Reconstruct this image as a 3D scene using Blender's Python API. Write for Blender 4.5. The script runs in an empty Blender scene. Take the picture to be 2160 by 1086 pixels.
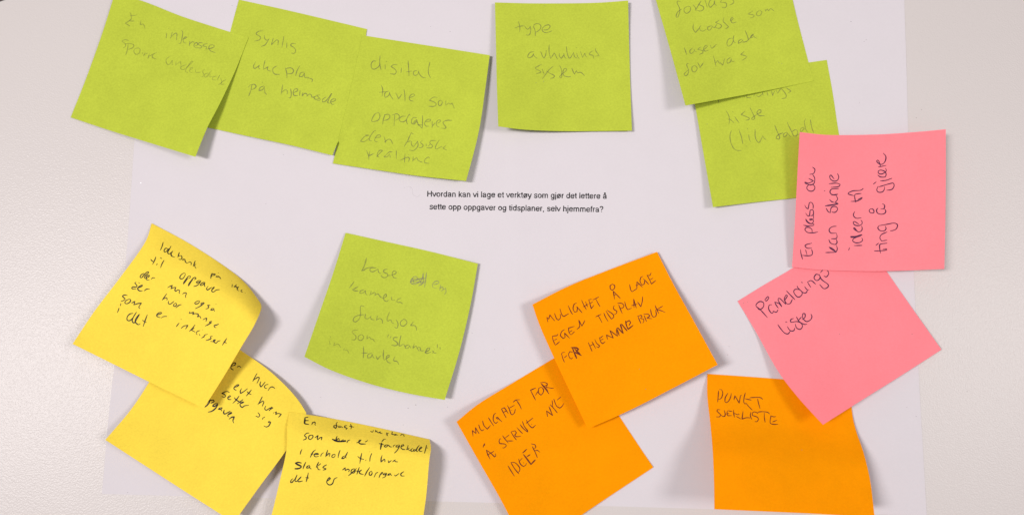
import bpy, math, random
from mathutils import Vector
from mathutils.bvhtree import BVHTree
random.seed(7)

# ---------------------------------------------------------------- camera
F_PX, CX, CY = 1560.0, 1080.0, 543.0        # photograph is 2160 x 1086
TILT, DIST = math.radians(7.1), 0.393
sc = bpy.context.scene
cam_d = bpy.data.cameras.new('camera')
cam_d.sensor_width = 36.0
cam_d.lens = 36.0 * F_PX / 2160.0
cam_d.clip_start, cam_d.clip_end = 0.01, 20.0
cam = bpy.data.objects.new('camera', cam_d)
sc.collection.objects.link(cam)
CAM = Vector((0.0, -DIST * math.sin(TILT), DIST * math.cos(TILT)))
cam.location = CAM
cam.rotation_euler = (TILT, 0, 0)
sc.camera = cam

# ---------------------------------------------------------------- world (even light of the room)
world = bpy.data.worlds.new('World')
sc.world = world
world.use_nodes = True
bg = world.node_tree.nodes['Background']
bg.inputs[0].default_value = (1.0, 0.955, 0.975, 1)
bg.inputs[1].default_value = 0.32

# ---------------------------------------------------------------- the two ceiling lamps whose shadows the notes throw
def ceiling_lamp(name, loc, power, size, col):
    d = bpy.data.lights.new(name, 'AREA')
    d.shape = 'RECTANGLE'
    d.size, d.size_y = size
    d.energy = power
    d.color = col
    o = bpy.data.objects.new(name, d)
    sc.collection.objects.link(o)
    o.location = loc
    d.spread = math.radians(42)                 # beam narrowed to imitate lens vignetting, aimed a little above the middle
    o.rotation_euler = (Vector((-0.02, 0.05, 0)) - Vector(loc)).to_track_quat('-Z', 'Y').to_euler()
    return o
ceiling_lamp('ceiling_lamp', (-1.68, -0.12, 2.55), 4.55, (0.36, 0.95), (1.0, 0.945, 0.94))
ceiling_lamp('ceiling_lamp', (1.60, -0.06, 1.85), 1.45, (0.60, 0.70), (1.0, 0.945, 0.94))

sc.view_settings.view_transform = 'Standard'
sc.view_settings.look = 'None'
sc.view_settings.gamma = 1.0
sc.view_settings.exposure = 0.07
sc.render.engine = 'CYCLES'

def ray_dir(px, py):
    d = Vector(((px - CX) / F_PX, -(py - CY) / F_PX, -1.0))
    c, s = math.cos(TILT), math.sin(TILT)
    return Vector((d.x, d.y * c - d.z * s, d.y * s + d.z * c))
def on_plane(px, py, z):
    """Point at height z on the table seen in direction (px, py)."""
    d = ray_dir(px, py)
    t = (z - CAM.z) / d.z
    return CAM + d * t

# ---------------------------------------------------------------- helpers
def tag(o, label=None, cat=None, group=None, kind=None):
    if label: o['label'] = label
    if cat: o['category'] = cat
    if group: o['group'] = group
    if kind: o['kind'] = kind
    return o
def link_mesh(name, verts, faces, mat, parent=None, smooth=True):
    me = bpy.data.meshes.new(name)
    me.from_pydata([tuple(v) for v in verts], [], faces)
    me.validate()
    if smooth: me.polygons.foreach_set('use_smooth', [True] * len(me.polygons))
    me.materials.append(mat)
    me.update()
    o = bpy.data.objects.new(name, me)
    sc.collection.objects.link(o)
    if parent is not None: o.parent = parent
    return o

def new_mat(name):
    m = bpy.data.materials.new(name)
    m.use_nodes = True
    nt = m.node_tree
    nt.nodes.clear()
    out = nt.nodes.new('ShaderNodeOutputMaterial')
    return m, nt, out
def N(nt, t, **kw):
    n = nt.nodes.new(t)
    for k, v in kw.items():
        if hasattr(n, k): setattr(n, k, v)
    return n
def noise(nt, co, scale, detail=2.0, rough=0.5):
    n = N(nt, 'ShaderNodeTexNoise')
    n.inputs['Scale'].default_value = scale
    n.inputs['Detail'].default_value = detail
    n.inputs['Roughness'].default_value = rough
    nt.links.new(co, n.inputs['Vector'])
    return n
def ramp(nt, fac, stops):
    r = N(nt, 'ShaderNodeValToRGB')
    e = r.color_ramp.elements
    while len(e) < len(stops): e.new(0.5)
    for el, (p, c) in zip(e, stops):
        el.position = p; el.color = (*c, 1) if len(c) == 3 else c
    nt.links.new(fac, r.inputs[0])
    return r

def paper_mat(name, col, translucent, grain=0.04, bump=0.12, rough=0.85):
    m, nt, out = new_mat(name)
    co = N(nt, 'ShaderNodeTexCoord').outputs['Object']
    fine = noise(nt, co, 1000, 3, 0.7)
    soft = noise(nt, co, 55, 3, 0.6)
    a = tuple(c * (1 - grain) for c in col); b = tuple(min(1, c * (1 + grain)) for c in col)
    r1 = ramp(nt, fine.outputs[0], [(0.32, a), (0.68, b)])
    g = grain * 0.9
    r2 = ramp(nt, soft.outputs[0], [(0.35, (1 - g,) * 3), (0.65, (1.0,) * 3)])
    mix = N(nt, 'ShaderNodeMix', data_type='RGBA', blend_type='MULTIPLY')
    mix.inputs[0].default_value = 1
    nt.links.new(r1.outputs[0], mix.inputs[6]); nt.links.new(r2.outputs[0], mix.inputs[7])
    bs = N(nt, 'ShaderNodeBsdfPrincipled')
    bs.inputs['Roughness'].default_value = rough
    bs.inputs['Specular IOR Level'].default_value = 0.06
    nt.links.new(mix.outputs[2], bs.inputs['Base Color'])
    bp = N(nt, 'ShaderNodeBump')
    bp.inputs['Strength'].default_value = bump
    bp.inputs['Distance'].default_value = 0.0002
    nt.links.new(fine.outputs[0], bp.inputs['Height'])
    nt.links.new(bp.outputs[0], bs.inputs['Normal'])
    if translucent:
        tr = N(nt, 'ShaderNodeBsdfTranslucent')
        nt.links.new(mix.outputs[2], tr.inputs[0])
        ms = N(nt, 'ShaderNodeMixShader')
        ms.inputs[0].default_value = translucent
        nt.links.new(bs.outputs[0], ms.inputs[1]); nt.links.new(tr.outputs[0], ms.inputs[2])
        nt.links.new(ms.outputs[0], out.inputs[0])
    else:
        nt.links.new(bs.outputs[0], out.inputs[0])
    return m

def pen_mat(name, col, cover=1.0, texture=0.0, tscale=2600):
    """Ink or graphite: 'cover' is how much of the paper it hides, broken up by the grain of the paper."""
    m, nt, out = new_mat(name)
    co = N(nt, 'ShaderNodeTexCoord').outputs['Object']
    bs = N(nt, 'ShaderNodeBsdfPrincipled')
    bs.inputs['Base Color'].default_value = (*col, 1)
    bs.inputs['Roughness'].default_value = 0.6
    bs.inputs['Specular IOR Level'].default_value = 0.2
    if cover < 1.0:
        tp = N(nt, 'ShaderNodeBsdfTransparent')
        n = noise(nt, co, tscale, 2, 0.6)
        n2 = noise(nt, co, 260, 1, 0.5)
        ad = N(nt, 'ShaderNodeMath', operation='ADD')
        nt.links.new(n.outputs[0], ad.inputs[0]); nt.links.new(n2.outputs[0], ad.inputs[1])
        mr = N(nt, 'ShaderNodeMapRange')
        mr.inputs['From Min'].default_value = 0.8; mr.inputs['From Max'].default_value = 1.2
        mr.inputs['To Min'].default_value = cover - texture; mr.inputs['To Max'].default_value = min(1, cover + texture)
        nt.links.new(ad.outputs[0], mr.inputs['Value'])
        ms = N(nt, 'ShaderNodeMixShader')
        nt.links.new(mr.outputs[0], ms.inputs[0])
        nt.links.new(tp.outputs[0], ms.inputs[1]); nt.links.new(bs.outputs[0], ms.inputs[2])
        nt.links.new(ms.outputs[0], out.inputs[0])
    else:
        nt.links.new(bs.outputs[0], out.inputs[0])
    return m

# ---------------------------------------------------------------- materials
M = {}
M['green'] = paper_mat('green_note_paper', (0.535, 0.628, 0.062), 0.22, 0.07)
M['yellow'] = paper_mat('yellow_note_paper', (0.95, 0.745, 0.080), 0.22, 0.05)
M['orange'] = paper_mat('orange_note_paper', (1.0, 0.36, 0.0), 0.26, 0.05)
M['pink'] = paper_mat('pink_note_paper', (1.0, 0.280, 0.318), 0.24, 0.04)
M['paper'] = paper_mat('white_sheet_paper', (0.588, 0.557, 0.578), 0.0, 0.012, 0.08)
M['pencil'] = pen_mat('pencil_graphite', (0.17, 0.17, 0.075), 0.42, 0.14)
M['pencil_faint'] = pen_mat('faint_pencil_graphite', (0.18, 0.18, 0.06), 0.30, 0.12)
M['pencil_grey'] = pen_mat('grey_pencil_graphite', (0.24, 0.22, 0.17), 0.36, 0.14)
M['black_pen'] = pen_mat('black_pen_ink', (0.012, 0.010, 0.012), 0.93, 0.08)
M['violet_pen'] = pen_mat('dark_violet_ballpoint_ink', (0.05, 0.008, 0.05), 0.82, 0.14)
M['brown_pen'] = pen_mat('dark_ballpoint_ink_on_orange', (0.12, 0.012, 0.008), 0.8, 0.16)
M['print'] = pen_mat('black_toner', (0.02, 0.018, 0.02), 1.0)

def table_mat():
    m, nt, out = new_mat('pebbled_tabletop_laminate')
    co = N(nt, 'ShaderNodeTexCoord').outputs['Object']
    warp = noise(nt, co, 420, 2, 0.5)
    grain = noise(nt, co, 1450, 2.5, 0.55)
    vor = N(nt, 'ShaderNodeTexVoronoi'); vor.feature = 'SMOOTH_F1'
    vor.inputs['Scale'].default_value = 1350
    nt.links.new(co, vor.inputs['Vector'])
    soft = noise(nt, co, 6, 2, 0.5)
    base = ramp(nt, soft.outputs[0], [(0.3, (0.538, 0.504, 0.486)), (0.7, (0.554, 0.520, 0.502))])
    # a few tiny dark specks of dirt
    sp = N(nt, 'ShaderNodeTexVoronoi'); sp.inputs['Scale'].default_value = 95
    nt.links.new(co, sp.inputs['Vector'])
    spr = ramp(nt, sp.outputs['Distance'], [(0.0, (0.45, 0.42, 0.42)), (0.035, (1, 1, 1))])
    sel = noise(nt, co, 40, 1, 0.5)
    selr = ramp(nt, sel.outputs[0], [(0.56, (0, 0, 0)), (0.60, (1, 1, 1))])
    mx = N(nt, 'ShaderNodeMix', data_type='RGBA', blend_type='MULTIPLY')
    nt.links.new(selr.outputs[0], mx.inputs[0])
    nt.links.new(base.outputs[0], mx.inputs[6]); nt.links.new(spr.outputs[0], mx.inputs[7])
    bs = N(nt, 'ShaderNodeBsdfPrincipled')
    nt.links.new(mx.outputs[2], bs.inputs['Base Color'])
    bs.inputs['Roughness'].default_value = 0.31
    bs.inputs['Specular IOR Level'].default_value = 0.18
    add = N(nt, 'ShaderNodeMath', operation='ADD')
    nt.links.new(grain.outputs[0], add.inputs[0]); nt.links.new(vor.outputs['Distance'], add.inputs[1])
    bp = N(nt, 'ShaderNodeBump')
    bp.inputs['Strength'].default_value = 0.32
    bp.inputs['Distance'].default_value = 0.00025
    nt.links.new(add.outputs[0], bp.inputs['Height'])
    nt.links.new(bp.outputs[0], bs.inputs['Normal'])
    nt.links.new(bs.outputs[0], out.inputs[0])
    return m
M['table'] = table_mat()
# ---------------------------------------------------------------- tabletop
def cr(p0, p1, p2, p3, t):
    return 0.5 * ((2 * p1) + (-p0 + p2) * t + (2 * p0 - 5 * p1 + 4 * p2 - p3) * t * t + (-p0 + 3 * p1 - 3 * p2 + p3) * t ** 3)
def cr_list(P, t):
    """Catmull-Rom through list P (numbers) at t in 0..1."""
    n = len(P) - 1
    x = min(max(t, 0.0), 1.0) * n
    i = min(int(x), n - 1)
    f = x - i
    p1, p2 = P[i], P[i + 1]
    p0 = P[i - 1] if i > 0 else 2 * p1 - p2
    p3 = P[i + 2] if i + 2 <= n else 2 * p2 - p1
    return cr(p0, p1, p2, p3, f)

def make_table():
    # a thick top; its far left corner is just inside the picture
    c = on_plane(0, 2.2, 0.0); d = on_plane(6.5, 0, 0.0)
    r, th = 0.04, 0.028
    pts = []
    # far-left corner is cut by a rounded corner passing through c and d
    dirn = (d - c).normalized()
    nrm = Vector((-dirn.y, dirn.x, 0))            # outward
    R = 0.05
    cc = (c + d) / 2 - nrm * (R * 0.9995)
    a0 = math.atan2(dirn.y, dirn.x)
    outer = [(1.0, -0.75), (1.0, None), ]
    arc = []
    for k in range(25):
        a = math.pi - (math.pi / 2) * k / 24
        arc.append((cc.x + R * math.cos(a), cc.y + R * math.sin(a)))
    top = [(arc[0][0], -0.62)] + arc + [(0.9, arc[-1][1]), (0.9, -0.62)]
    n = len(top)
    b = 0.0012
    cx_, cy_ = 0.3, -0.15
    def inset(p, k):
        v = Vector((p[0] - cx_, p[1] - cy_)); l = v.length
        v = v * ((l - k) / l)
        return (v.x + cx_, v.y + cy_)
    V, F = [], []
    for z, k in ((0.0, b), (-b * 0.3, b * 0.3), (-b, 0.0), (-th, 0.0)):
        for p in top:
            q = inset(p, k); V.append((q[0], q[1], z))
    F.append(tuple(range(n))[::-1] if False else tuple(range(n)))
    for L in range(3):
        for i in range(n):
            j = (i + 1) % n
            F.append((L * n + i, L * n + j, (L + 1) * n + j, (L + 1) * n + i))
    F.append(tuple(3 * n + i for i in range(n))[::-1])
    o = link_mesh('tabletop', V, F, M['table'], smooth=False)
    import bmesh
    bm = bmesh.new(); bm.from_mesh(o.data); bmesh.ops.recalc_face_normals(bm, faces=bm.faces); bm.to_mesh(o.data); bm.free()
    tag(o, 'pale warm white tabletop with a fine pebbled grain under the paper', kind='structure')
    # floor far below, seen past the rounded corner
    m, nt, out = new_mat('dark_floor_covering')
    bs = N(nt, 'ShaderNodeBsdfPrincipled')
    n1 = noise(nt, N(nt, 'ShaderNodeTexCoord').outputs['Object'], 30, 3)
    r1 = ramp(nt, n1.outputs[0], [(0.3, (0.12, 0.09, 0.09)), (0.7, (0.17, 0.13, 0.13))])
    nt.links.new(r1.outputs[0], bs.inputs['Base Color']); bs.inputs['Roughness'].default_value = 0.9
    nt.links.new(bs.outputs[0], out.inputs[0])
    f = link_mesh('floor', [(-4, -4, -0.74), (4, -4, -0.74), (4, 4, -0.74), (-4, 4, -0.74)], [(0, 1, 2, 3)], m)
    tag(f, 'dark brown floor far below the table corner', kind='structure')
make_table()

# ---------------------------------------------------------------- surfaces that can be written on
def polyline_at(P):
    """Catmull-Rom curve through pixel points, parametrised by length."""
    if len(P) == 2:
        return lambda t: (P[0][0] + (P[1][0] - P[0][0]) * t, P[0][1] + (P[1][1] - P[0][1]) * t)
    S = []
    n = len(P) - 1
    cum = [0.0]
    for i in range(n):
        p1, p2 = P[i], P[i + 1]
        p0 = P[i - 1] if i > 0 else (2 * p1[0] - p2[0], 2 * p1[1] - p2[1])
        p3 = P[i + 2] if i + 2 <= n else (2 * p2[0] - p1[0], 2 * p2[1] - p1[1])
        for k in range(12):
            S.append((cr(p0[0], p1[0], p2[0], p3[0], k / 12), cr(p0[1], p1[1], p2[1], p3[1], k / 12)))
    S.append(P[-1])
    for a, b in zip(S, S[1:]): cum.append(cum[-1] + math.dist(a, b))
    T = cum[-1]
    def at(t):
        s = t * T
        lo, hi = 0, len(cum) - 1
        while hi - lo > 1:
            m = (lo + hi) // 2
            if cum[m] <= s: lo = m
            else: hi = m
        f = (s - cum[lo]) / max(1e-9, cum[hi] - cum[lo])
        return (S[lo][0] + (S[hi][0] - S[lo][0]) * f, S[lo][1] + (S[hi][1] - S[lo][1]) * f)
    return at

class Sheet:
    """A thin curled sheet of paper: its outline is where the photograph shows it, its heights (mm) come from a grid."""
    def __init__(self, name, top, right, bottom, left, zmm, mat, over=(), n=44, thick=0.00011, gap=0.25, relief=None):
        self.over = over
        e_t, e_r, e_b, e_l = (polyline_at(x) for x in (top, right, bottom, left))
        TL, TR, BL, BR = top[0], top[-1], bottom[0], bottom[-1]
        G = []
        for j in range(n + 1):
            v = j / n
            row = []
            L, R = e_l(v), e_r(v)
            rows = [cr_list(r, 0) for r in zmm]
            for i in range(n + 1):
                u = i / n
                T, B = e_t(u), e_b(u)
                p = [(1 - v) * T[k] + v * B[k] + (1 - u) * L[k] + u * R[k]
                     - ((1 - u) * (1 - v) * TL[k] + u * (1 - v) * TR[k] + (1 - u) * v * BL[k] + u * v * BR[k]) for k in (0, 1)]
                z = cr_list([cr_list(r, u) for r in zmm], v) / 1000.0
                z = max(z, (0.00045 if name != 'paper_sheet' else 0.0001) + 0.0001 * len(over))
                if relief: z += relief(p[0], p[1], u, v)
                P = on_plane(p[0], p[1], z)
                if over:
                    for s in over:
                        d = (P - CAM).normalized()
                        h = s.bvh.ray_cast(CAM, d)[0]
                        if h is not None and h.z > P.z - gap / 1000:
                            P = on_plane(p[0], p[1], h.z + gap / 1000)
                row.append(P)
            G.append(row)
        # relax the places where it was lifted over another sheet
        if over:
            for it in range(6):
                for j in range(1, n):
                    for i in range(1, n):
                        avg = (G[j-1][i].z + G[j+1][i].z + G[j][i-1].z + G[j][i+1].z) / 4
                        if avg > G[j][i].z:
                            d = G[j][i] - CAM
                            G[j][i] = CAM + d * ((avg - CAM.z) / d.z)
        self.G, self.n = G, n
        mm = lambda a: sum((a[k + 1] - a[k]).length for k in range(len(a) - 1)) * 1000
        self.size = (mm(G[0]), mm([r[-1] for r in G]), mm(G[-1]), mm([r[0] for r in G]))
        W = n + 1
        V = [p for r in G for p in r]
        F = [t for j in range(n) for i in range(n) for t in ((j * W + i, (j + 1) * W + i, (j + 1) * W + i + 1), (j * W + i, (j + 1) * W + i + 1, j * W + i + 1))]
        self.bvh = BVHTree.FromPolygons(V, F)
        # under side
        me_n = []
        for j in range(W):
            for i in range(W):
                a = G[j][min(i + 1, n)] - G[j][max(i - 1, 0)]
                b = G[max(j - 1, 0)][i] - G[min(j + 1, n)][i]
                nn = a.cross(b)
                me_n.append(nn.normalized() if nn.length > 0 else Vector((0, 0, 1)))
        off = len(V)
        V2 = V + [p - q * thick for p, q in zip(V, me_n)]
        F2 = list(F) + [tuple(off + k for k in reversed(f)) for f in F]
        ring = [i for i in range(W)] + [j * W + n for j in range(1, W)] + [n * W + i for i in range(n - 1, -1, -1)] + [j * W for j in range(n - 1, 0, -1)]
        for a, b in zip(ring, ring[1:] + ring[:1]): F2.append((a, b, off + b, off + a))
        self.centre = G[n // 2][n // 2].copy()
        self.centre.z = 0
        self.obj = link_mesh(name, [p - self.centre for p in V2], F2, mat)
        rim = set()                                        # the cut edge of the paper stays crisp
        for a, b in zip(ring, ring[1:] + ring[:1]):
            rim.add((min(a, b), max(a, b))); rim.add((min(a, b) + off, max(a, b) + off))
        me = self.obj.data
        at = me.attributes.new('sharp_edge', 'BOOLEAN', 'EDGE')
        at.data.foreach_set('value', [tuple(sorted(e.vertices)) in rim for e in me.edges])
        self.obj.location = self.centre
        self.k = 0
    def hit(self, px, py):
        d = ray_dir(px, py).normalized()
        p, nrm, _, _ = self.bvh.ray_cast(CAM, d)
        if p is None: return None
        if nrm.z < 0: nrm = -nrm
        return p, nrm
    def ribbon(self, V, F, pts, w, taper=0.55, corner=105):
        """one pen stroke lying on the sheet, pts in picture pixels, w = width in pixels"""
        self.k += 1
        lift = 0.00007 + 0.0000035 * (self.k % 9)
        if len(pts) == 1: pts = [pts[0], (pts[0][0] + w * 0.7, pts[0][1] + w * 0.5)]
        S = []
        n = len(pts) - 1
        def sharp(i):                                   # a real corner of the letter, not a bend
            if not 0 < i < n: return True
            a = math.atan2(pts[i][1] - pts[i - 1][1], pts[i][0] - pts[i - 1][0])
            b = math.atan2(pts[i + 1][1] - pts[i][1], pts[i + 1][0] - pts[i][0])
            return abs((b - a + math.pi) % (2 * math.pi) - math.pi) > math.radians(corner)
        for i in range(n):
            p1, p2 = pts[i], pts[i + 1]
            p0 = pts[i - 1] if not sharp(i) else (2 * p1[0] - p2[0], 2 * p1[1] - p2[1])
            p3 = pts[i + 2] if not sharp(i + 1) else (2 * p2[0] - p1[0], 2 * p2[1] - p1[1])
            m = max(1, int(math.dist(p1, p2) / 1.8))
            for k in range(m):
                S.append((cr(p0[0], p1[0], p2[0], p3[0], k / m), cr(p0[1], p1[1], p2[1], p3[1], k / m)))
        S.append(pts[-1])
        H = [self.hit(*p) for p in S]
        runs, cur = [], []
        for h in H:
            if h is None:
                if len(cur) > 1: runs.append(cur)
                cur = []
            else: cur.append(h)
        if len(cur) > 1: runs.append(cur)
        for R in runs:
            base = len(V); L = len(R)
            ph = random.random() * 6.28
            for i, (p, nn) in enumerate(R):
                t = (R[min(i + 1, L - 1)][0] - R[max(i - 1, 0)][0])
                if t.length == 0: t = Vector((1, 0, 0))
                s = nn.cross(t.normalized())
                e = min(1.0, taper + (1 - taper) * min(i, L - 1 - i) / 3.0)
                ww = w * 0.000252 * 0.5 * e * (1 + 0.16 * math.sin(i * 0.55 + ph))
                q = p + nn * lift - self.centre
                V.append(q + s * ww); V.append(q - s * ww)
            for i in range(L - 1):
                F.append((base + 2 * i, base + 2 * i + 1, base + 2 * i + 3, base + 2 * i + 2))
    def write(self, data, org, scale, w, mat, name='handwritten_line', corner=105):
        """data: words on lines; strokes split by ';', points 'x,y' in enlarged-picture units"""
        for line in data.strip().splitlines():
            line = line.strip()
            if not line: continue
            ww, mm = w, mat
            if line.startswith('@'):                       # @width:material prefix
                hd, line = line[1:].split(' ', 1)
                a, b = hd.split(':'); ww = float(a) if a else w; mm = M[b] if b else mat
            V, F = [], []
            for st in line.split(';'):
                pts = [tuple(float(c) for c in q.split(',')) for q in st.split()]
                if not pts: continue
                pts = [(org[0] + x / scale, org[1] + y / scale) for x, y in pts]
                self.ribbon(V, F, pts, ww, corner=corner)
            if F: link_mesh(name, V, F, mm, self.obj, smooth=False)

# ---------------------------------------------------------------- the large white sheet
def sheet_corner(side, y):
    return None
paper_top = [(305, -92), (1100, -82), (1905, -72)]
paper_right = [(1905, -72), (1912, 140), (1917, 330), (1925, 520), (1935, 730), (1943, 880), (1955, 1087)]
paper_left = [(305, -92), (296, 100), (284, 290), (265, 558), (250, 700), (231, 860), (215, 1041)]
paper_bottom = [(215, 1041), (500, 1048), (900, 1056), (1300, 1067), (1600, 1076), (1955, 1087)]
z_paper = [[0.16, 0.12, 0.13, 0.14, 0.13, 0.16, 0.34]] * 4
def paper_relief(x, y, u, v):
    win = min(1.0, 9 * min(u, 1 - u, v, 1 - v)) ** 2
    wav = (math.sin(x / 92 + 1.3 * math.sin(y / 170)) * math.sin(y / 128 + 0.6 + 0.8 * math.sin(x / 310)) + 1) * 0.00042
    wav += (math.sin(x / 47 + y / 61 + 2.0) + 1) * 0.00009
    crease = 0.00042 * math.exp(-abs(x - (1084 + 0.018 * y)) / 16.0)      # the old fold down the middle
    return wav * win + crease * min(1.0, 14 * min(v, 1 - v) + 0.2)
PAPER = Sheet('paper_sheet', paper_top, paper_right, paper_bottom, paper_left, z_paper, M['paper'], n=130, thick=0.0001, relief=paper_relief)
tag(PAPER.obj, 'large white sheet of paper with two printed lines in its middle, under all the notes', 'paper sheet')
# ---------------------------------------------------------------- the sticky notes
GREEN, YELLOW, ORANGE, PINK = ('green notes stuck along the top of the sheet', 'yellow notes at the lower left',
                               'orange notes at the lower right', 'pink notes at the right edge')
S = {}
def note(key, col, label, group, top, right, bottom, left, z, over=(), **kw):
    s = Sheet('sticky_note', top, right, bottom, left, z, M[col], [PAPER] + [S[k] for k in over], **kw)
    tag(s.obj, label, 'sticky note', group)
    S[key] = s
    print('NOTE', key, [round(x, 1) for x in s.size])
    return s

note('synlig', 'green', 'green note reading synlig uke plan, tucked under the notes on either side', GREEN,
     [(504, 0), (600, 21), (690, 42), (774, 62)], [(774, 62), (764, 125), (738, 235), (701, 328)],
     [(437, 269), (520, 287), (610, 306), (701, 328)], [(504, 0), (485, 70), (462, 170), (437, 269)],
     [[.8, .4, .4, 1.2], [.6, .5, .8, 1.6], [.6, 1.0, 1.4, 1.8], [.8, 2.2, 2.6, 2.6]])
note('interesse', 'green', 'leftmost green note with faint pencil words, hanging over the left edge of the sheet', GREEN,
     [(240, -6), (294, 1), (380, 34), (450, 57), (524, 80)], [(524, 80), (496, 150), (464, 218), (437, 270), (412, 331)],
     [(149, 248), (230, 275), (320, 303), (412, 331)], [(240, -6), (216, 70), (182, 165), (149, 248)],
     [[2.2, .5, .4, .8], [2.0, 1, 1, 2.2], [1.4, 2, 3, 5.0], [.8, 2.2, 4.4, 7.5]], over=['synlig'])
note('digital', 'green', 'green note reading digital tavle som oppdateres, third from the left in the top row', GREEN,
     [(764, 75), (860, 90), (950, 104), (1033, 117)], [(1033, 117), (1024, 185), (1013, 262), (1000, 320), (983, 382)],
     [(702, 345), (790, 358), (880, 371), (983, 382)], [(764, 75), (744, 170), (720, 270), (702, 345)],
     [[.5, .4, .6, 3.0], [.6, 1, 2, 4.2], [.8, 1.8, 3.4, 4.6], [1.2, 3.2, 4.6, 6.0]], over=['synlig'])
note('type', 'green', 'square green note reading type avhukings system, alone right of the top centre', GREEN,
     [(1044, 6), (1130, 8), (1250, 7), (1325, 2)], [(1325, 2), (1327, 90), (1330, 190), (1333, 276)],
     [(1051, 267), (1110, 274), (1200, 277), (1333, 276)], [(1044, 6), (1046, 90), (1048, 180), (1051, 267)],
     [[2.5, .5, .5, 3.5], [4.5, 2, 1.0, 2.2], [7, 4, 2, 1.8], [10, 6, 3, 3.2]])
note('liste', 'green', 'green note with Liste (lik tabell in pencil, its corner under the upright pink note', GREEN,
     [(1456, 166), (1600, 147), (1744, 127)], [(1744, 127), (1757, 200), (1770, 285), (1792, 404)],
     [(1504, 437), (1590, 427), (1675, 418), (1792, 404)], [(1456, 166), (1468, 232), (1485, 330), (1504, 437)],
     [[1.0, .6, .5, .8], [1.8, .8, .7, .8], [3.0, 1.5, 1.0, 1.2], [5.0, 2.6, 1.6, 1.6]])
note('forslag', 'green', 'green note cut by the top edge of the picture, lying over the Liste note', GREEN,
     [(1371, -48), (1520, -75), (1655, -98)], [(1655, -98), (1672, 0), (1705, 130), (1717, 171)],
     [(1446, 223), (1530, 208), (1620, 191), (1717, 171)], [(1371, -48), (1384, 2), (1415, 110), (1446, 223)],
     [[1.5, .6, .6, 1.2], [4.0, 1.5, .9, 1.0], [7, 3, 1.5, 1.2], [10.5, 5, 2.4, 1.1]], over=['liste'])
note('skanner', 'green', 'lone green note below the others, reading kamera funksjon, with a scribbled-out word', GREEN,
     [(729, 491), (820, 511), (910, 531), (1008, 556)], [(1008, 556), (992, 645), (968, 745), (938, 843)],
     [(642, 752), (700, 781), (780, 809), (860, 829), (938, 843)], [(729, 491), (703, 575), (672, 665), (642, 752)],
     [[1.2, .6, .6, 3.2], [5, 2, 1.2, 3.4], [9.5, 5, 3, 4.0], [15, 10, 6.5, 6.0]])
# yellow
note('setter', 'yellow', 'middle yellow note reading setter seg oppgaven, partly under the upper yellow one', YELLOW,
     [(385, 668), (450, 700), (507, 738), (565, 779), (606, 817), (630, 845), (646, 870)],
     [(646, 870), (638, 893), (603, 950), (550, 1022), (493, 1101)],
     [(222, 927), (310, 984), (400, 1042), (493, 1101)], [(385, 668), (330, 778), (280, 858), (222, 927)],
     [[.5, .5, .8, 2.0, 3.6, 4.2], [1.0, 1.4, 2.6, 5.0, 6.4, 6.6], [2.2, 2.2, 3.0, 5.2, 6.6, 6.6], [4.5, 3.4, 3.2, 4.6, 6.0, 6.2], [9.5, 6.5, 5, 5.2, 6.6, 7.5]])
note('idebank', 'yellow', 'upper yellow note with a long text beginning Idebank, reaching over onto the tabletop', YELLOW,
     [(320, 471), (400, 514), (480, 566), (520, 600), (549, 638)],
     [(549, 638), (551, 652), (535, 688), (508, 733), (470, 797), (430, 860)],
     [(153, 725), (240, 768), (335, 815), (430, 860)], [(320, 471), (305, 513), (255, 583), (200, 655), (153, 725)],
     [[.7, .5, .6, 1.4, 2.8], [5.6, 6.6, 8.8, 11.2, 12.8], [7.2, 8.4, 9.8, 11.6, 12.8], [6.8, 7.8, 8.8, 10.2, 11.6], [7.4, 7.2, 7.4, 8.6, 10.2], [9.0, 7.8, 7.4, 8.4, 10.4], [11.5, 9, 8, 9.0, 12.0]], over=['setter'])
note('ukeplan', 'yellow', 'lowest yellow note beginning En fast ukeplan, cut by the bottom edge of the picture', YELLOW,
     [(610, 868), (700, 882), (800, 902), (906, 926)], [(906, 926), (909, 945), (905, 975), (899, 1045), (889, 1110), (876, 1180)],
     [(545, 1172), (660, 1184), (770, 1186), (876, 1180)], [(610, 868), (606, 900), (604, 950), (588, 1022), (570, 1095), (545, 1172)],
     [[5.6, 1.6, .5, .6, 1.2], [8.6, 8.6, 8.6, 9.2, 10.0], [8.8, 9.6, 10.2, 10.8, 11.4], [7.6, 8.0, 8.6, 9.4, 10.4], [7.4, 7.2, 7.4, 8.4, 9.8], [7, 6.6, 6.6, 7.6, 9.2], [7, 6.4, 6.4, 7.6, 9.2], [8, 7.4, 7.4, 8.6, 10], [10, 9, 9, 10, 11]], over=['setter'])
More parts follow.
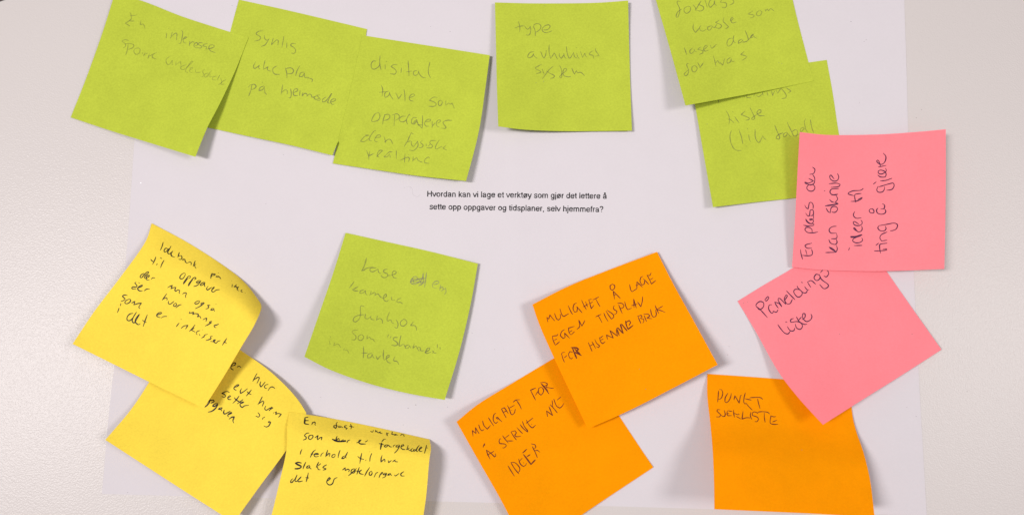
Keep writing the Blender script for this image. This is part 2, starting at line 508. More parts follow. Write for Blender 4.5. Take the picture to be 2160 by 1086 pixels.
# orange
note('ideer', 'orange', 'lower left orange note reading mulighet for å skrive nye ideer, partly under another orange note', ORANGE,
     [(963, 889), (1010, 851), (1085, 805), (1165, 757), (1212, 728)], [(1212, 728), (1250, 788), (1303, 872), (1378, 985)],
     [(1111, 1161), (1200, 1103), (1290, 1043), (1378, 985)], [(963, 889), (1010, 972), (1060, 1060), (1111, 1161)],
     [[9.5, 3.0, .8, .5], [6.5, 2.5, .8, .5], [5.5, 2.5, 1.0, .8], [5.5, 3.0, 1.4, 1.2]])
note('punkt', 'orange', 'rightmost orange note reading punkt sjekkliste, its lower part curling well off the sheet', ORANGE,
     [(1492, 788), (1580, 794), (1670, 801), (1795, 812)], [(1795, 812), (1797, 865), (1805, 905), (1822, 955), (1836, 1015), (1845, 1090)],
     [(1507, 1073), (1620, 1078), (1730, 1083), (1845, 1090)], [(1492, 788), (1492, 835), (1498, 890), (1503, 945), (1506, 1010), (1507, 1073)],
     [[.8, .5, .5, .8], [4.4, 3.0, 2.0, 1.6], [9.5, 8.0, 5.6, 4.6], [17, 15, 12.5, 12.0], [21.5, 20, 18, 17], [26, 25, 24, 23]])
note('tidsplan', 'orange', 'upper orange note reading mulighet å lage egen tidsplan, over the lower left orange note', ORANGE,
     [(1123, 642), (1200, 603), (1290, 567), (1386, 531)], [(1386, 531), (1420, 598), (1467, 683), (1514, 769)],
     [(1240, 904), (1330, 864), (1420, 818), (1514, 769)], [(1123, 642), (1140, 690), (1175, 768), (1240, 904)],
     [[8.5, 2.5, 1.2, 2.6], [9, 4, 3.0, 5.5], [9, 7, 7, 10], [6.0, 9.5, 12.5, 15.5]], over=['ideer'])
# pink
note('pamelding', 'pink', 'tilted pink note reading Påmeldings liste, its lower corner over an orange note', PINK,
     [(1556, 635), (1613, 600), (1671, 566), (1745, 517), (1806, 478)], [(1806, 478), (1868, 569), (1925, 651), (1986, 737)],
     [(1736, 895), (1820, 842), (1900, 792), (1986, 737)], [(1556, 635), (1595, 700), (1640, 780), (1683, 837), (1736, 895)],
     [[.7, .5, .5, .8], [2.5, 1, .8, 1.0], [7.5, 3.5, 1.8, 1.6], [14, 8.5, 4.5, 3.0]], over=['punkt'])
note('plass', 'pink', 'upright pink note with sideways writing En plass der, its right edge over the tabletop', PINK,
     [(1687, 279), (1750, 285), (1850, 284), (1930, 279), (1995, 273)], [(1995, 273), (1995, 370), (1994, 470), (1992, 567)],
     [(1671, 563), (1730, 569), (1830, 572), (1920, 570), (1992, 567)], [(1687, 279), (1682, 370), (1677, 470), (1671, 563)],
     [[8.5, 5, 4, 6.5, 12], [7, 4.0, 3.2, 6.0, 11.5], [5.5, 3.2, 3.2, 6.5, 12], [3.2, 2.8, 4.0, 8, 14]], over=['liste', 'pamelding'])
# ---------------------------------------------------------------- handwriting (one mesh per written line, traced pen strokes)
# yellow: black pen
S['idebank'].write('''
1250,130 1225,230 1180,335; 1370,310 1320,280 1272,340 1292,385 1345,350 1400,290; 1452,225 1405,310 1362,390 1400,430 1450,395 1495,355 1450,415 1465,480 1545,512; 1660,385 1640,450 1622,515; 1640,490 1700,468 1728,520 1695,570 1645,560; 1800,562 1755,552 1742,590 1790,582; 1800,565 1815,630 1855,668; 1865,662 1920,628 1960,650 1955,712; 2060,600 2035,680 2008,745; 2082,685 2045,715 2060,760 2082,795
1065,500 1030,600 980,695; 935,560 970,605 1015,628; 1105,665 1080,712; 1175,518 1218,550; 1272,585 1215,690 1185,778
''', (240, 500), 12, 2.05, M['black_pen'])
S['idebank'].write('''
890,-45 820,-10 785,45 822,68 880,5 950,-65 995,-85 1005,-60 940,0 890,60 915,90; 932,90 1005,50 1022,8 975,18 935,80 965,125 1022,122; 1065,110 1105,68 1162,76
@2.0: 782,205 745,188
690,180 650,198 710,270 690,305 600,302 572,325 610,356 690,350; 725,335 835,280 850,255 805,262 730,320 735,372 790,405 850,396; 888,402 950,355 1028,352
470,520 400,502 342,530 372,570 408,600 370,642 300,665; 500,610 425,650 400,700 440,726 510,700 548,650 525,605 492,610; 570,710 655,662 640,720 625,755 720,722 822,708 765,785 752,820 790,848
@1.6: 302,712 288,780
255,830 232,900 208,955
1480,322 1530,290 1602,262 1570,350 1630,320 1692,312 1665,385 1690,412 1745,372 1790,398 1772,440 1792,470; 1860,482 1905,450 1962,460 1935,530 1948,575
1462,468 1400,560 1345,635; 1375,610 1445,572 1472,590 1465,638; 1508,655 1500,705 1540,740 1600,700 1645,662; 1690,706 1640,738 1628,775 1670,792 1712,752 1692,706; 1835,748 1775,760 1688,832
''', (230, 580), 12, 2.05, M['black_pen'])
S['idebank'].write('''
281,660.5 274,662 268.5,668 268.5,675 275,675.5 282,668; 288,658 281.5,668.5 279,677 284,680 294,662.5 287,671 285.5,679 292,684.5 296,682; 311,663 306.5,675 302,688.5; 300,675 309,680
''', (0, 0), 1, 2.05, M['black_pen'])
S['idebank'].write('''
0,402 60,385 102,365 92,350 40,362 4,402 22,432 80,450; 95,462 112,438 152,426 202,425
825,128 780,135 728,172 745,192 802,175 828,140; 905,160 852,178 850,202 900,185 915,168 835,232 742,278; 1030,210 975,212 1000,245 985,272 938,285; 1105,275 1060,276 1035,300 1060,308 1105,285; 1090,290 1112,330
@2.2: 1132,185 1142,192
642,330 622,376; 630,370 712,345 690,392 735,372 802,388 782,435 830,425 852,470; 885,492 920,470 962,458 945,525; 1060,515 1015,530 1010,548 1060,538 1000,575 930,610; 1192,570 1145,590 1100,600 1110,630 1142,640
435,550 405,585 378,625; 470,655 525,610 602,595 555,668; 740,580 690,650 628,715; 725,650 660,680 742,725; 832,695 780,712 758,752 780,776; 820,762 832,792; 980,765 922,780 908,812 860,838; 1072,800 1028,812 1042,850 942,886; 1030,900 1090,905 1130,872 1092,878 1090,905 1140,936 1170,902 1222,885; 1345,840 1300,910 1255,978; 1285,905 1342,938
@1.8: 465,478 482,486; 876,680 888,682
''', (330, 620), 9.05, 2.05, M['black_pen'])
S['idebank'].write('''
252,438 220,430 150,470 110,540 135,577 190,568 240,500 252,450; 382,545 330,568; 205,710 205,680 260,600 330,512 385,512 380,545; 320,562 265,625 205,712; 442,590 385,670 328,758 345,700 400,620 460,552 512,545 520,575 470,602; 652,625 592,618 528,662 552,682 620,650 642,640 600,700 540,748 458,770; 742,660 680,680 628,730 652,748 712,710 745,672 730,730 752,775; 830,760 785,828 810,862 870,822 932,785; 940,850 990,790 975,785 920,860 935,905 982,902 1030,860 1122,850
@2.1: 930,430 905,500 895,572; 900,492 960,450 1012,466 960,492 912,500; 1080,430 1092,434; 1090,505 1050,500 1025,525 1070,535 1095,515 1152,580
@1.9: 1440,715 1430,790; 1420,620 1428,626; 1540,715 1510,780 1492,790 1490,762 1530,760 1545,800 1600,780 1565,812 1570,862 1612,882; 1692,850 1660,870 1665,902 1712,920; 1762,940 1774,944
''', (370, 540), 12, 2.05, M['black_pen'])
S['setter'].write('''
@3.0: 700,180 690,220 650,240
740,240 830,200 832,165 780,168 732,235 732,290 785,322; 865,262 910,232 952,268
460,540 482,530 505,548
1320,400 1270,490 1222,582; 1250,548 1330,492 1372,502 1345,570 1318,628; 1405,585 1385,660 1410,712 1505,595; 1575,650 1520,660 1485,700 1510,740 1548,740; 1570,795 1610,730 1665,705 1728,742
800,722 880,690 908,660 860,662 795,720 802,762 850,785; 972,740 938,800 945,856 1015,815 1105,745; 1195,770 1130,850 1072,918; 1090,810 1130,852 1190,885
695,835 630,810 518,852 580,880 604,915 570,945 518,925; 655,955 722,925 700,903 652,950 672,990 735,995; 915,908 850,998 765,1083; 800,948 840,998 920,1048 985,1078; 1002,993 930,1048 862,1095; 950,1088 1022,1058 990,1048 938,1088 940,1140 990,1173 1030,1138 1132,1123
''', (420, 750), 10.8, 2.05, M['black_pen'])
S['setter'].write('''
1440,280 1390,380 1338,462; 1360,440 1450,380 1475,400 1438,502; 1520,490 1495,552 1530,590 1622,530; 1588,598 1640,560 1682,540 1650,520 1628,552 1598,605; 1685,655 1702,645; 1720,642 1760,625 1745,688 1800,662 1872,680 1808,752
1338,640 1382,700 1352,745 1292,720; 1500,740 1438,780 1452,806; 1618,835 1575,850 1580,870 1632,858 1592,940 1530,970 1472,940
@2.6: 190,298 242,290 245,312 202,350 168,345; 250,342 230,420 160,495 118,520 150,450 240,370 330,362 345,390 268,432; 430,435 350,450 308,492 350,502 432,452 380,540 290,612 202,632; 530,530 480,535 438,565 490,567 530,540; 500,560 515,612; 575,580 558,640 580,676 640,650 712,610; 655,700 742,650 735,640 680,670 648,710 672,740; 680,795 740,750 802,740 770,830 792,882
''', (420, 810), 10.8, 2.05, M['black_pen'])
S['ukeplan'].write('''
@2.9: 520,172 515,260 515,332 622,356; 520,180 602,170; 530,256 612,260
692,365 708,295; 695,340 752,290 780,312 770,360 792,380
@2.1: 1342,290 1310,340 1320,400 1298,458 1248,420 1255,382 1330,390 1372,402; 1420,395 1380,400 1370,430 1412,430 1430,410 1478,440; 1582,385 1530,390 1520,425 1588,455 1550,492; 1670,345 1695,420 1678,476; 1640,400 1762,425
622,575 570,574 508,632 552,680 540,722 468,750; 700,622 630,640 608,700 650,737 712,690 722,640 680,620; 770,690 800,668 852,635 830,700 842,742 900,690 948,680 932,752
1335,650 1310,712 1298,776; 1300,760 1372,710 1392,762; 1500,740 1440,762 1450,792 1510,762 1562,772; 1578,822 1612,760 1662,750
@3.4: 1205,725 1300,765 1400,785 1562,776; 1420,792 1550,762
@2.2: 1825,820 1900,790 1942,750 1900,748 1878,800 1920,845 2062,850; 2038,802 2112,760
''', (600, 865), 12, 2.05, M['black_pen'])
S['ukeplan'].write('''
@2.1: 500,222 540,252 578,200; 632,190 620,252; 620,245 672,218; 650,235 692,268 745,240 732,270 802,285
@2.4: 905,260 922,348; 915,292 958,270; 1050,235 1035,312; 1025,285 1085,318; 1152,300 1100,310 1112,332 1150,318 1192,326; 1255,336 1292,305 1332,312 1352,366
@3.2: 780,520 765,600 750,692
892,430 840,430 780,500; 712,540 780,550 842,576; 942,570 870,580 850,612 892,627 950,582 992,620 1036,626; 1070,632 1080,590 1132,570; 1242,575 1170,580 1138,622 1190,622 1238,592 1180,700 1102,782; 1268,620 1340,590 1330,563 1290,578 1268,640 1310,682 1378,690; 1452,580 1430,650 1408,702; 1420,692 1482,650; 1440,680 1502,722; 1572,658 1520,690 1532,732 1582,720 1592,680; 1642,690 1590,690 1600,737 1662,690; 1735,580 1680,650 1658,722 1702,742; 1700,710 1802,640 1780,618 1728,690 1750,732 1812,736; 1917,575 1890,690 1863,787; 1890,640 1948,655
280,772 250,900 228,1042; 172,860 250,917 332,935; 392,945 368,972; 532,780 490,890 482,992
@1.8: 476,742 486,748
795,830 770,910 763,1002 850,930 862,950 862,1002; 945,960 955,1018 1032,960; 1050,1002 1132,945; 1090,955 1130,992 1192,1000
''', (740, 890), 12, 2.05, M['black_pen'])
S['ukeplan'].write('''
447,80 415,140 400,212
792,92 730,140 690,210 652,287; 665,195 732,205; 752,217 862,210 850,188 780,190 748,232 792,272 872,255; 918,262 940,200 992,165; 1097,98 1065,190 1042,277; 1060,252 1122,188 1152,190 1130,272; 1282,208 1222,220 1198,270 1238,292 1282,250 1282,210; 1410,103 1375,200 1358,302; 1552,240 1480,270 1448,317 1500,310 1550,262; 1602,150 1560,230 1545,290 1572,300
@3.2: 432,430 350,410 278,432 340,470 422,510 402,552 330,572 258,572
542,400 500,490 468,582; 642,490 580,510 558,552 610,552 650,502 640,552 682,580; 872,395 830,480 803,547; 922,440 850,502; 830,512 860,592 912,596; 1072,470 1000,510 968,545 1052,572 1038,590 972,607
1465,607 1540,548 1535,620 1610,580 1642,600 1625,657; 1772,568 1700,600 1688,662 1750,682 1792,620 1772,576; 1827,560 1720,662 1618,752; 1897,530 1860,630 1833,717; 1800,625 1902,640; 1890,662 1957,600 1900,642 1910,692 2002,716; 2160,535 2090,640 2028,762
217,820 170,860 158,920 190,922 240,860 270,830; 322,725 280,820 268,880 310,892 427,775 342,860 360,902 462,880; 607,670 580,790 548,907; 532,795 622,806
1080,892 1162,820 1140,793 1090,850 1068,910 1100,965 1160,982 1222,940 1252,850 1290,810 1342,796
''', (600, 940), 12, 2.05, M['black_pen'])
S['ukeplan'].write('''
762,628 710,670 708,730 750,737 782,680 760,628; 877,680 850,740 828,790; 870,692 927,658; 1032,660 985,720 953,800; 1000,682 1047,655 1040,692 990,720; 1142,680 1080,690 1058,722 1110,722 1150,690 1110,770 1038,807; 1252,690 1190,710 1178,742 1240,720; 1245,702 1272,752; 1343,725 1365,757 1462,690; 1582,643 1508,700 1520,752 1602,756
''', (720, 940), 12, 2.05, M['black_pen'])
# orange: dark ballpoint capitals
S['ideer'].write('''
175,1178 159,1053 238,1116 222,990 300,1120; 290,930 320,1020 360,1060 405,1030; 370,850 400,950 470,1025 535,945; 490,785 550,880 605,962; 655,695 610,720 590,820 620,890 650,905 690,870; 690,825 650,790 680,780 720,825 780,880; 760,600 810,700 862,795; 765,605 820,580 850,620 905,705; 800,680 870,645; 880,530 920,600 960,710 985,730 1030,690 1052,605; 925,590 1035,530; 968,632 980,636; 1005,470 1060,425 1145,415; 1075,430 1140,530 1175,612
1470,425 1410,310 1365,220 1480,170; 1465,330 1530,225; 1590,155 1535,180 1530,270 1580,322 1620,280 1635,210 1590,155; 1580,80 1660,180 1750,298; 1565,65 1660,60 1720,90 1690,160 1845,185; 1600,90 1690,190 1730,245; 1700,100 1650,150
1720,770 1695,645 1825,745 1745,555; 1770,515 1840,590 1922,690; 1812,430 1825,560; 1845,400 1900,540 1970,590 2020,550 2055,490; 1915,425 1995,355; 1945,520 1958,524
''', (980, 800), 9.818, 1.85, M['brown_pen'], corner=52)
S['ideer'].write('''
@2.6: 112,402 100,425 78,482; 85,435 120,432
140,525 170,610 215,702; 140,525 230,590 300,660 325,635 310,595; 155,628 290,550
425,318 405,310 385,360 400,405 500,415 525,450 480,490 450,485; 450,250 500,320 565,400; 578,240 500,300; 530,355 655,355; 612,182 660,260 718,338; 612,182 690,160 718,200 685,245 720,275 805,265; 722,95 770,150 835,215; 785,40 850,120 930,185 935,165 870,80 830,-20; 905,-45 950,40 1000,95 1030,105 1085,50; 900,20 1035,-85; 1000,35 1012,42
555,825 610,920 680,1028; 612,765 680,880 765,985; 612,765 690,770 770,850 780,920 745,960; 758,695 790,790 850,842 890,820 910,780; 775,740 830,680; 845,770 858,776
@2.9: 835,585 915,512; 850,610 920,700 995,802 1080,712; 915,655 980,615
1020,460 1070,560 1118,675; 995,410 1070,425 1090,470 1065,500; 1070,540 1120,535 1165,572
''', (1010, 890), 9.05, 1.85, M['brown_pen'], corner=52)
S['tidsplan'].write('''
130,905 110,820 145,855 165,780 210,840 250,885; 245,750 280,845 320,870 350,830 345,765; 340,670 375,780 410,808 500,755; 485,615 530,720 565,775; 635,570 590,590 570,670 600,735 640,720 650,640 620,640; 650,650 730,745; 720,520 760,610 805,690; 790,545 810,610 830,640; 745,640 840,590; 845,510 870,600 890,672 940,605; 850,515 895,505; 860,585 920,550; 915,520 1025,465; 970,500 1010,580 1045,635
1260,240 1220,270 1225,325 1260,350 1300,310 1300,265 1260,240; 1300,512 1275,365 1400,492; 1285,435 1340,420
1562,245 1580,340 1605,375 1690,320; 1690,320 1690,200 1790,298; 1665,265 1740,240; 1800,105 1760,120 1745,190 1780,260 1820,240 1830,170 1800,150; 1830,170 1900,252; 1865,80 1910,160 1945,240 2025,175; 1870,90 1920,90 1940,40; 1920,165 1975,135
965,815 1065,768; 1010,790 1045,850 1080,920; 1110,745 1140,820 1185,895; 1145,705 1190,780 1245,855 1285,820 1270,770 1165,695; 1305,615 1280,630 1285,680 1340,715 1330,755 1290,775; 1370,600 1400,680 1435,760; 1350,575 1430,580 1465,620 1440,660 1400,665; 1475,545 1500,640 1530,690 1600,660; 1640,660 1635,500 1680,665; 1590,620 1700,590; 1700,550 1760,640 1785,540 1790,455
''', (1140, 570), 8.308, 1.85, M['brown_pen'], corner=52)
S['tidsplan'].write('''
95,730 55,640 42,570 125,560 140,530; 75,640 125,620; 95,730 170,665; 255,455 205,490 180,560 230,612 265,590 255,515 345,608; 370,548 335,510 325,430 432,398; 340,500 390,470; 370,548 432,490; 470,452 520,400 505,290 560,395 615,292
205,885 225,960 255,1028; 200,895 210,860 265,850; 250,950 300,905; 400,850 350,840 325,890 350,955 375,968 400,945
@3.0: 395,780 430,870 470,965; 365,770 460,775 500,800 450,850; 440,855 500,880 555,912; 430,790 530,890
670,680 705,760 740,840; 735,665 765,720 805,792; 695,745 770,705; 785,625 815,690 870,740 850,772 810,750; 865,590 890,670 925,702 970,665; 870,610 930,565; 890,640 935,620; 1010,632 990,550 1110,605 1050,470 1185,572 1160,460
@2.5: 1215,560 1170,440 1190,425 1285,525 1235,370 1260,365 1355,482; 1325,300 1340,380 1370,450 1460,378; 1330,330 1390,295 1415,330 1385,385
1595,352 1560,270 1540,215; 1530,222 1600,205 1615,240 1580,260; 1590,265 1640,270 1645,310 1625,345; 1650,205 1670,260 1695,318; 1640,185 1720,185 1750,220 1700,255 1790,265; 1762,95 1780,190 1810,240 1855,225 1865,180 1850,110; 1840,25 1870,100 1912,180; 1978,45 1880,100; 1880,105 1950,125 2025,158
''', (1160, 640), 8.308, 1.85, M['brown_pen'], corner=52)
S['punkt'].write('''
188,160 180,300 165,455; 210,132 270,140 295,230 265,340 210,385 175,370; 428,220 360,340 350,440 385,470 450,420 500,310 512,225; 580,400 605,290 715,480 745,290 775,275; 872,215 840,330 830,450 860,502 880,490; 855,365 1025,402; 880,470 960,570 1050,660; 978,350 1010,338 1240,335 1315,385; 1180,365 1205,480 1245,622
235,650 165,640 145,680 250,780 210,830 130,828; 250,780 300,820 345,810 360,760 330,655; 410,680 405,760 430,800 525,795; 415,670 535,692; 410,742 460,746; 572,655 575,740 592,842; 580,735 680,775 720,765 690,745; 640,815 760,885; 812,685 785,885 900,850 1000,855; 1012,705 1000,800 1035,895; 1200,745 1110,700 1050,725 1050,790 1180,840 1205,900 1160,955 1110,945; 1180,708 1300,695 1430,710 1490,752; 1352,720 1355,850 1375,970; 1515,795 1520,810 1500,960 1530,1005 1640,1020 1705,1012; 1520,800 1590,828 1650,818; 1560,958 1675,912
''', (1500, 810), 12.07, 1.85, M['brown_pen'], corner=52)
# pink: violet ballpoint, sideways on the upright note
S['plass'].write('''
280,355 325,400 300,470 228,485; 285,490 320,550 310,640 240,670 150,640 150,620 210,640 300,600 270,585 212,555; 215,665 180,720 220,775 290,775 325,720 290,665 240,680
720,468 745,530 720,590 660,605 600,570 585,520 610,500 665,572; 570,650 700,640 770,660 740,700 605,715; 745,735 620,745 590,800 630,840 730,832; 615,850 720,850; 485,775 505,772; 700,860 725,920 680,980 735,1000 500,1040; 580,925 620,965 670,980
1180,730 1130,765 1000,775 915,810 910,830 1010,860; 1145,820 1040,835 1025,880 1045,980; 955,960 1060,955 1140,920 1160,890 1080,930
1525,110 1575,170 1560,260 1500,310 1430,280 1415,245 1445,240 1470,310 1480,345; 1440,355 1480,350 1585,325; 1570,375 1580,430 1500,480 1440,460 1440,430 1480,410 1550,430 1580,480 1560,530 1480,530 1430,495; 1475,600 1580,590 1685,552; 1350,660 1408,615; 1585,765 1680,750 1720,690 1705,640 1640,650 1450,705; 1440,690 1415,760 1450,800 1520,790 1550,740 1550,700
''', (1680, 310), 8.355, 2.1, M['violet_pen'])
S['plass'].write('''
70,800 80,880 108,980; 100,905 200,915 270,900 280,850 265,800; 160,805 185,900; 270,780 190,780 150,740 180,715 275,692
380,495 300,510 200,505 150,460 165,420 220,415 270,450 275,500; 120,375 200,390 305,378 305,350; 305,350 220,345 165,290 165,262; 165,265 200,320 260,350 300,310 280,270 230,270 240,290 295,270; 160,160 190,205 225,215 235,160 245,110 290,110 300,160 290,200 245,210; 145,20 170,70 205,90 215,40 230,-20 270,-20 295,30 290,90; 300,200 300,270
705,395 640,400 590,430 575,470 610,515 705,515; 610,615 700,610 715,560 700,520; 570,630 600,690 680,715 715,680 700,620; 510,858 700,852; 700,850 620,800 570,760; 570,760 640,790 700,850; 700,850 720,790 700,725
520,75 560,140 600,155 600,110 620,60 670,45 720,70 720,110 680,150 620,145; 580,155 600,155; 505,38 620,25 735,5
1012,735 1160,732; 918,820 935,770; 1160,545 1080,580 960,590 955,575 1060,570 1150,540; 1070,585 1010,610 990,650 1040,685 1120,680 1165,640 1150,600; 1090,495 1030,460 1005,430 1020,420 1080,490 1140,480 1160,430 1145,390; 1100,360 1020,310 1000,320 1020,370 1090,385 1150,360 1155,310 1130,285; 1145,245 1060,255 1010,220 1005,180 1028,135
1305,85 1280,120 1300,155 1360,160 1360,110 1330,88 1300,92; 1510,0 1550,20 1545,80 1480,95; 1440,75 1410,110 1430,165 1500,185 1565,160 1570,110 1540,90
1480,872 1465,760 1480,710 1600,692; 1370,830 1500,825 1590,810 1585,790 1520,800; 1395,735 1450,690; 1600,640 1490,655; 1500,652 1470,600 1500,540 1600,495; 1450,385 1435,430 1480,475 1550,475 1580,430 1560,390; 1455,385 1600,360 1720,340 1780,370 1760,440 1700,470 1650,475
''', (1680, 430), 8.355, 2.1, M['violet_pen'])
S['pamelding'].write('''
115,590 160,630 265,745; 110,600 100,560 150,515 205,530 205,590 150,630 110,590; 225,488 270,440 282,465 245,508 225,488; 330,560 290,565 280,620 320,680 345,670 345,650 390,668 415,630; 365,520 385,560 420,612; 365,520 430,545 470,590 415,490 440,470 525,555 510,500; 510,500 550,430 530,420 505,480 540,545 590,540 620,480; 535,360 590,420 660,490; 720,345 660,340 640,380 680,440 720,450 760,410 750,360; 690,290 700,320 780,390 820,385 835,350; 745,238 770,246; 795,300 830,345 860,345; 835,230 850,260 885,312; 840,235 890,215 955,268; 1010,140 960,125 930,180 970,215 1010,190 1020,150; 1000,120 1040,200 1130,270 1125,310 1070,330 1010,270; 1020,105 1060,60 1110,60 1140,110 1110,160 1070,150
410,840 450,900 510,965 560,975 590,935; 545,870 590,930 640,930 655,890; 520,805 548,806; 640,755 600,770 600,810 680,800 740,820 765,870 730,912 680,890 660,830; 675,730 720,800 790,840 830,835; 700,790 750,735; 755,775 800,740 800,690 770,690 770,750 820,800 880,775 900,730 885,690
''', (1580, 560), 6.789, 2.1, M['violet_pen'])
# green: pencil
P1, PF, PG = M['pencil'], M['pencil_faint'], M['pencil_grey']
S['interesse'].write('''
215,42 235,75 228,92 318,80; 232,92 240,125 205,160 155,190 220,230; 205,160 280,162; 368,150 355,210 400,205 422,265
''', (240, 20), 6.388, 2.0, PF)
S['interesse'].write('''
715,320 705,390; 735,258 740,264; 790,310 762,398; 770,380 820,330 850,330 845,420; 915,285 930,330 900,460 872,458; 925,410 960,395 985,380 960,375 935,410 945,450 975,460; 1025,430 1020,495; 1020,470 1060,440 1085,450; 1090,500 1130,480 1120,450 1085,470 1085,510 1125,525; 1200,455 1150,455 1130,475 1185,500 1170,525 1125,520; 1265,465 1215,475 1200,495 1250,510 1240,540; 1240,540 1300,530 1350,510 1345,485 1300,485 1280,520 1300,560 1370,588
''', (240, 20), 6.388, 1.8, P1)
S['interesse'].write('''
205,425 150,412 110,432 150,465 160,500 125,525; 195,475 180,560 160,620; 150,470 220,465 268,480 255,520 190,545; 340,525 290,530 270,570 300,610 345,590 355,540 340,525; 395,580 380,610; 425,580 400,638; 400,620 460,590; 480,600 460,668; 465,640 520,610; 582,580 530,610 520,650 575,675
''', (240, 20), 6.388, 2.0, PF)
S['interesse'].write('''
750,640 705,680 715,735 750,745 780,700 790,690 785,740 800,755; 840,705 835,760; 838,745 900,705 905,760 900,800; 980,745 920,770 900,800 940,815 1000,770 1070,705 1050,700 985,790 965,840 1000,855; 1010,830 1060,800 1065,780 1030,800 1025,845 1060,858; 1095,810 1110,855 1170,850; 1225,810 1195,840 1215,880 1190,915 1165,905; 1270,860 1225,880 1230,915 1270,905 1285,865; 1320,825 1235,925; 1300,870 1290,915 1340,910; 1385,900 1340,915 1330,950 1375,955; 1430,885 1390,960; 1440,930 1455,985 1410,1020; 1515,945 1455,985 1445,1015 1490,1010
''', (240, 20), 6.388, 1.8, PF)
S['synlig'].write('''
272,65 215,72 182,105 235,140 225,180 160,195; 290,120 290,160 320,185 350,165; 350,165 300,240 245,265; 400,160 375,245 430,190 450,180 465,190 458,245; 537,130 525,200 510,280; 572,215 572,285; 575,172 580,176; 688,232 640,225 622,250 660,275 685,310 670,350 625,348
''', (510, 55), 6.032, 1.8, P1)
S['synlig'].write('''
178,455 150,510 165,545 215,510 225,500 210,535 235,550; 298,438 280,510 275,560; 285,550 320,530 335,520 325,560 375,580; 445,512 400,540 395,580 420,615 485,618; 555,535 572,600 575,668; 560,545 620,535 658,565 640,605 580,612; 738,508 700,580 685,640; 795,590 750,600 730,645 770,645 800,600; 795,600 800,660; 800,660 845,655; 845,655 840,680; 845,660 900,685 890,715
100,760 80,785; 130,750 115,820 88,895; 100,755 160,745 182,775 150,805 120,810; 285,765 235,785 218,825 260,815 290,775; 285,775 295,850 320,875; 258,718 268,722
520,745 510,820 498,875; 505,850 550,815 580,830 575,870; 620,800 630,860 620,915 595,915; 660,850 705,830 710,805 675,805 655,840 665,885 715,888; 742,820 735,890; 775,850 765,895 800,860 830,870 830,900; 830,895 860,870 885,880 895,910 950,895; 950,895 920,905 935,935 995,925 950,885 1000,880; 1000,930 990,950 950,945; 1075,905 1030,935 1025,970 1070,955 1140,865 1145,860 1100,950 1095,980 1120,985; 1130,975 1190,950 1195,930 1150,935 1130,970 1150,1000 1180,995
''', (510, 55), 6.032, 2.0, P1)
S['digital'].write('''
365,208 310,205 275,260 285,330 330,348 400,310 430,250; 432,110 425,220 435,310 450,360; 522,265 522,350; 535,205 548,222; 735,270 670,268 622,300 690,345 718,390 690,435 605,425; 808,325 800,412; 825,235 832,240; 925,195 935,330 942,465; 890,395 1000,380; 1085,370 1030,385 1018,430 1050,460 1100,430 1110,375; 1110,385 1130,440 1180,490 1240,502; 1310,220 1285,340 1285,420 1320,500
452,632 478,700 468,830; 415,755 520,745; 585,735 530,750 510,800 530,845 590,800 600,745; 600,765 620,820 665,880; 708,765 740,830 760,868 815,785; 855,705 868,800 872,915; 950,850 1030,820 1035,790 990,790 948,840 960,895 1022,910
1440,845 1370,842 1298,895 1370,920 1420,955 1390,1000 1285,1000; 1500,890 1460,920 1465,980 1500,985 1530,930 1500,890; 1588,900 1590,990; 1594,985 1640,940; 1640,945 1680,965 1700,940 1740,1040
''', (750, 105), 8.352, 1.8, P1)
S['digital'].write('''
400,110 340,135 280,250 320,268 400,240 430,170 410,115 395,110; 520,140 490,230 478,320; 505,150 580,140 605,180 570,230 500,250; 690,140 685,250 678,350; 640,155 720,130 772,165 760,210 700,250; 880,175 820,175 770,220 790,265 850,270 900,230; 965,165 945,135 900,230 905,290 925,318; 1080,205 1020,195 985,250 1000,310 1050,300 1085,230; 1010,300 1050,250 1075,235 1110,330 1150,350; 1020,310 1060,270 1090,290; 1180,160 1180,300 1175,385 1140,355; 1090,320 1180,330; 1230,270 1310,260 1320,230 1270,230 1215,290 1240,345 1290,350; 1350,260 1350,380; 1355,350 1400,290; 1440,300 1490,270 1495,240 1450,245 1420,300 1440,350 1480,360; 1700,248 1620,245 1550,270 1545,300 1595,370 1580,388 1510,382
170,505 230,500; 250,510 160,530 85,615 150,620 240,560; 360,430 330,430 250,540 245,595 290,610; 350,550 430,540 440,510 390,505 345,560 340,610 390,625; 500,530 520,590 530,640; 510,630 575,580 620,590 655,660
1020,490 985,465 955,520 910,620 855,708; 880,640 960,610 985,615; 985,615 985,670 1020,705 1060,660 1095,610; 1095,610 1100,690 1060,750 1010,780 950,765; 1190,600 1140,630 1190,680 1170,720 1115,730; 1245,655 1245,700; 1415,600 1330,605 1310,650 1355,690 1330,730 1245,728; 1280,700 1320,660; 1475,590 1420,680 1405,740 1430,752 1510,710; 1510,710 1520,700; 1600,680 1560,720 1545,740 1610,770; 1510,715 1550,722
190,765 230,870 235,935; 250,790 240,870 330,825; 370,890 440,810 480,780 440,770 400,800 380,870 420,895; 650,800 590,805 540,850 500,890 560,885 600,830; 600,840 615,905; 718,775 718,925; 872,835 865,910 862,990; 785,950 870,910 925,895 950,920 930,975; 932,848 938,852; 1018,875 1008,970; 1010,950 1080,905 1100,950 1180,985 ; 1305,905 1280,890 1220,940 1220,990 1295,1003
''', (750, 225), 8.355, 1.8, P1)
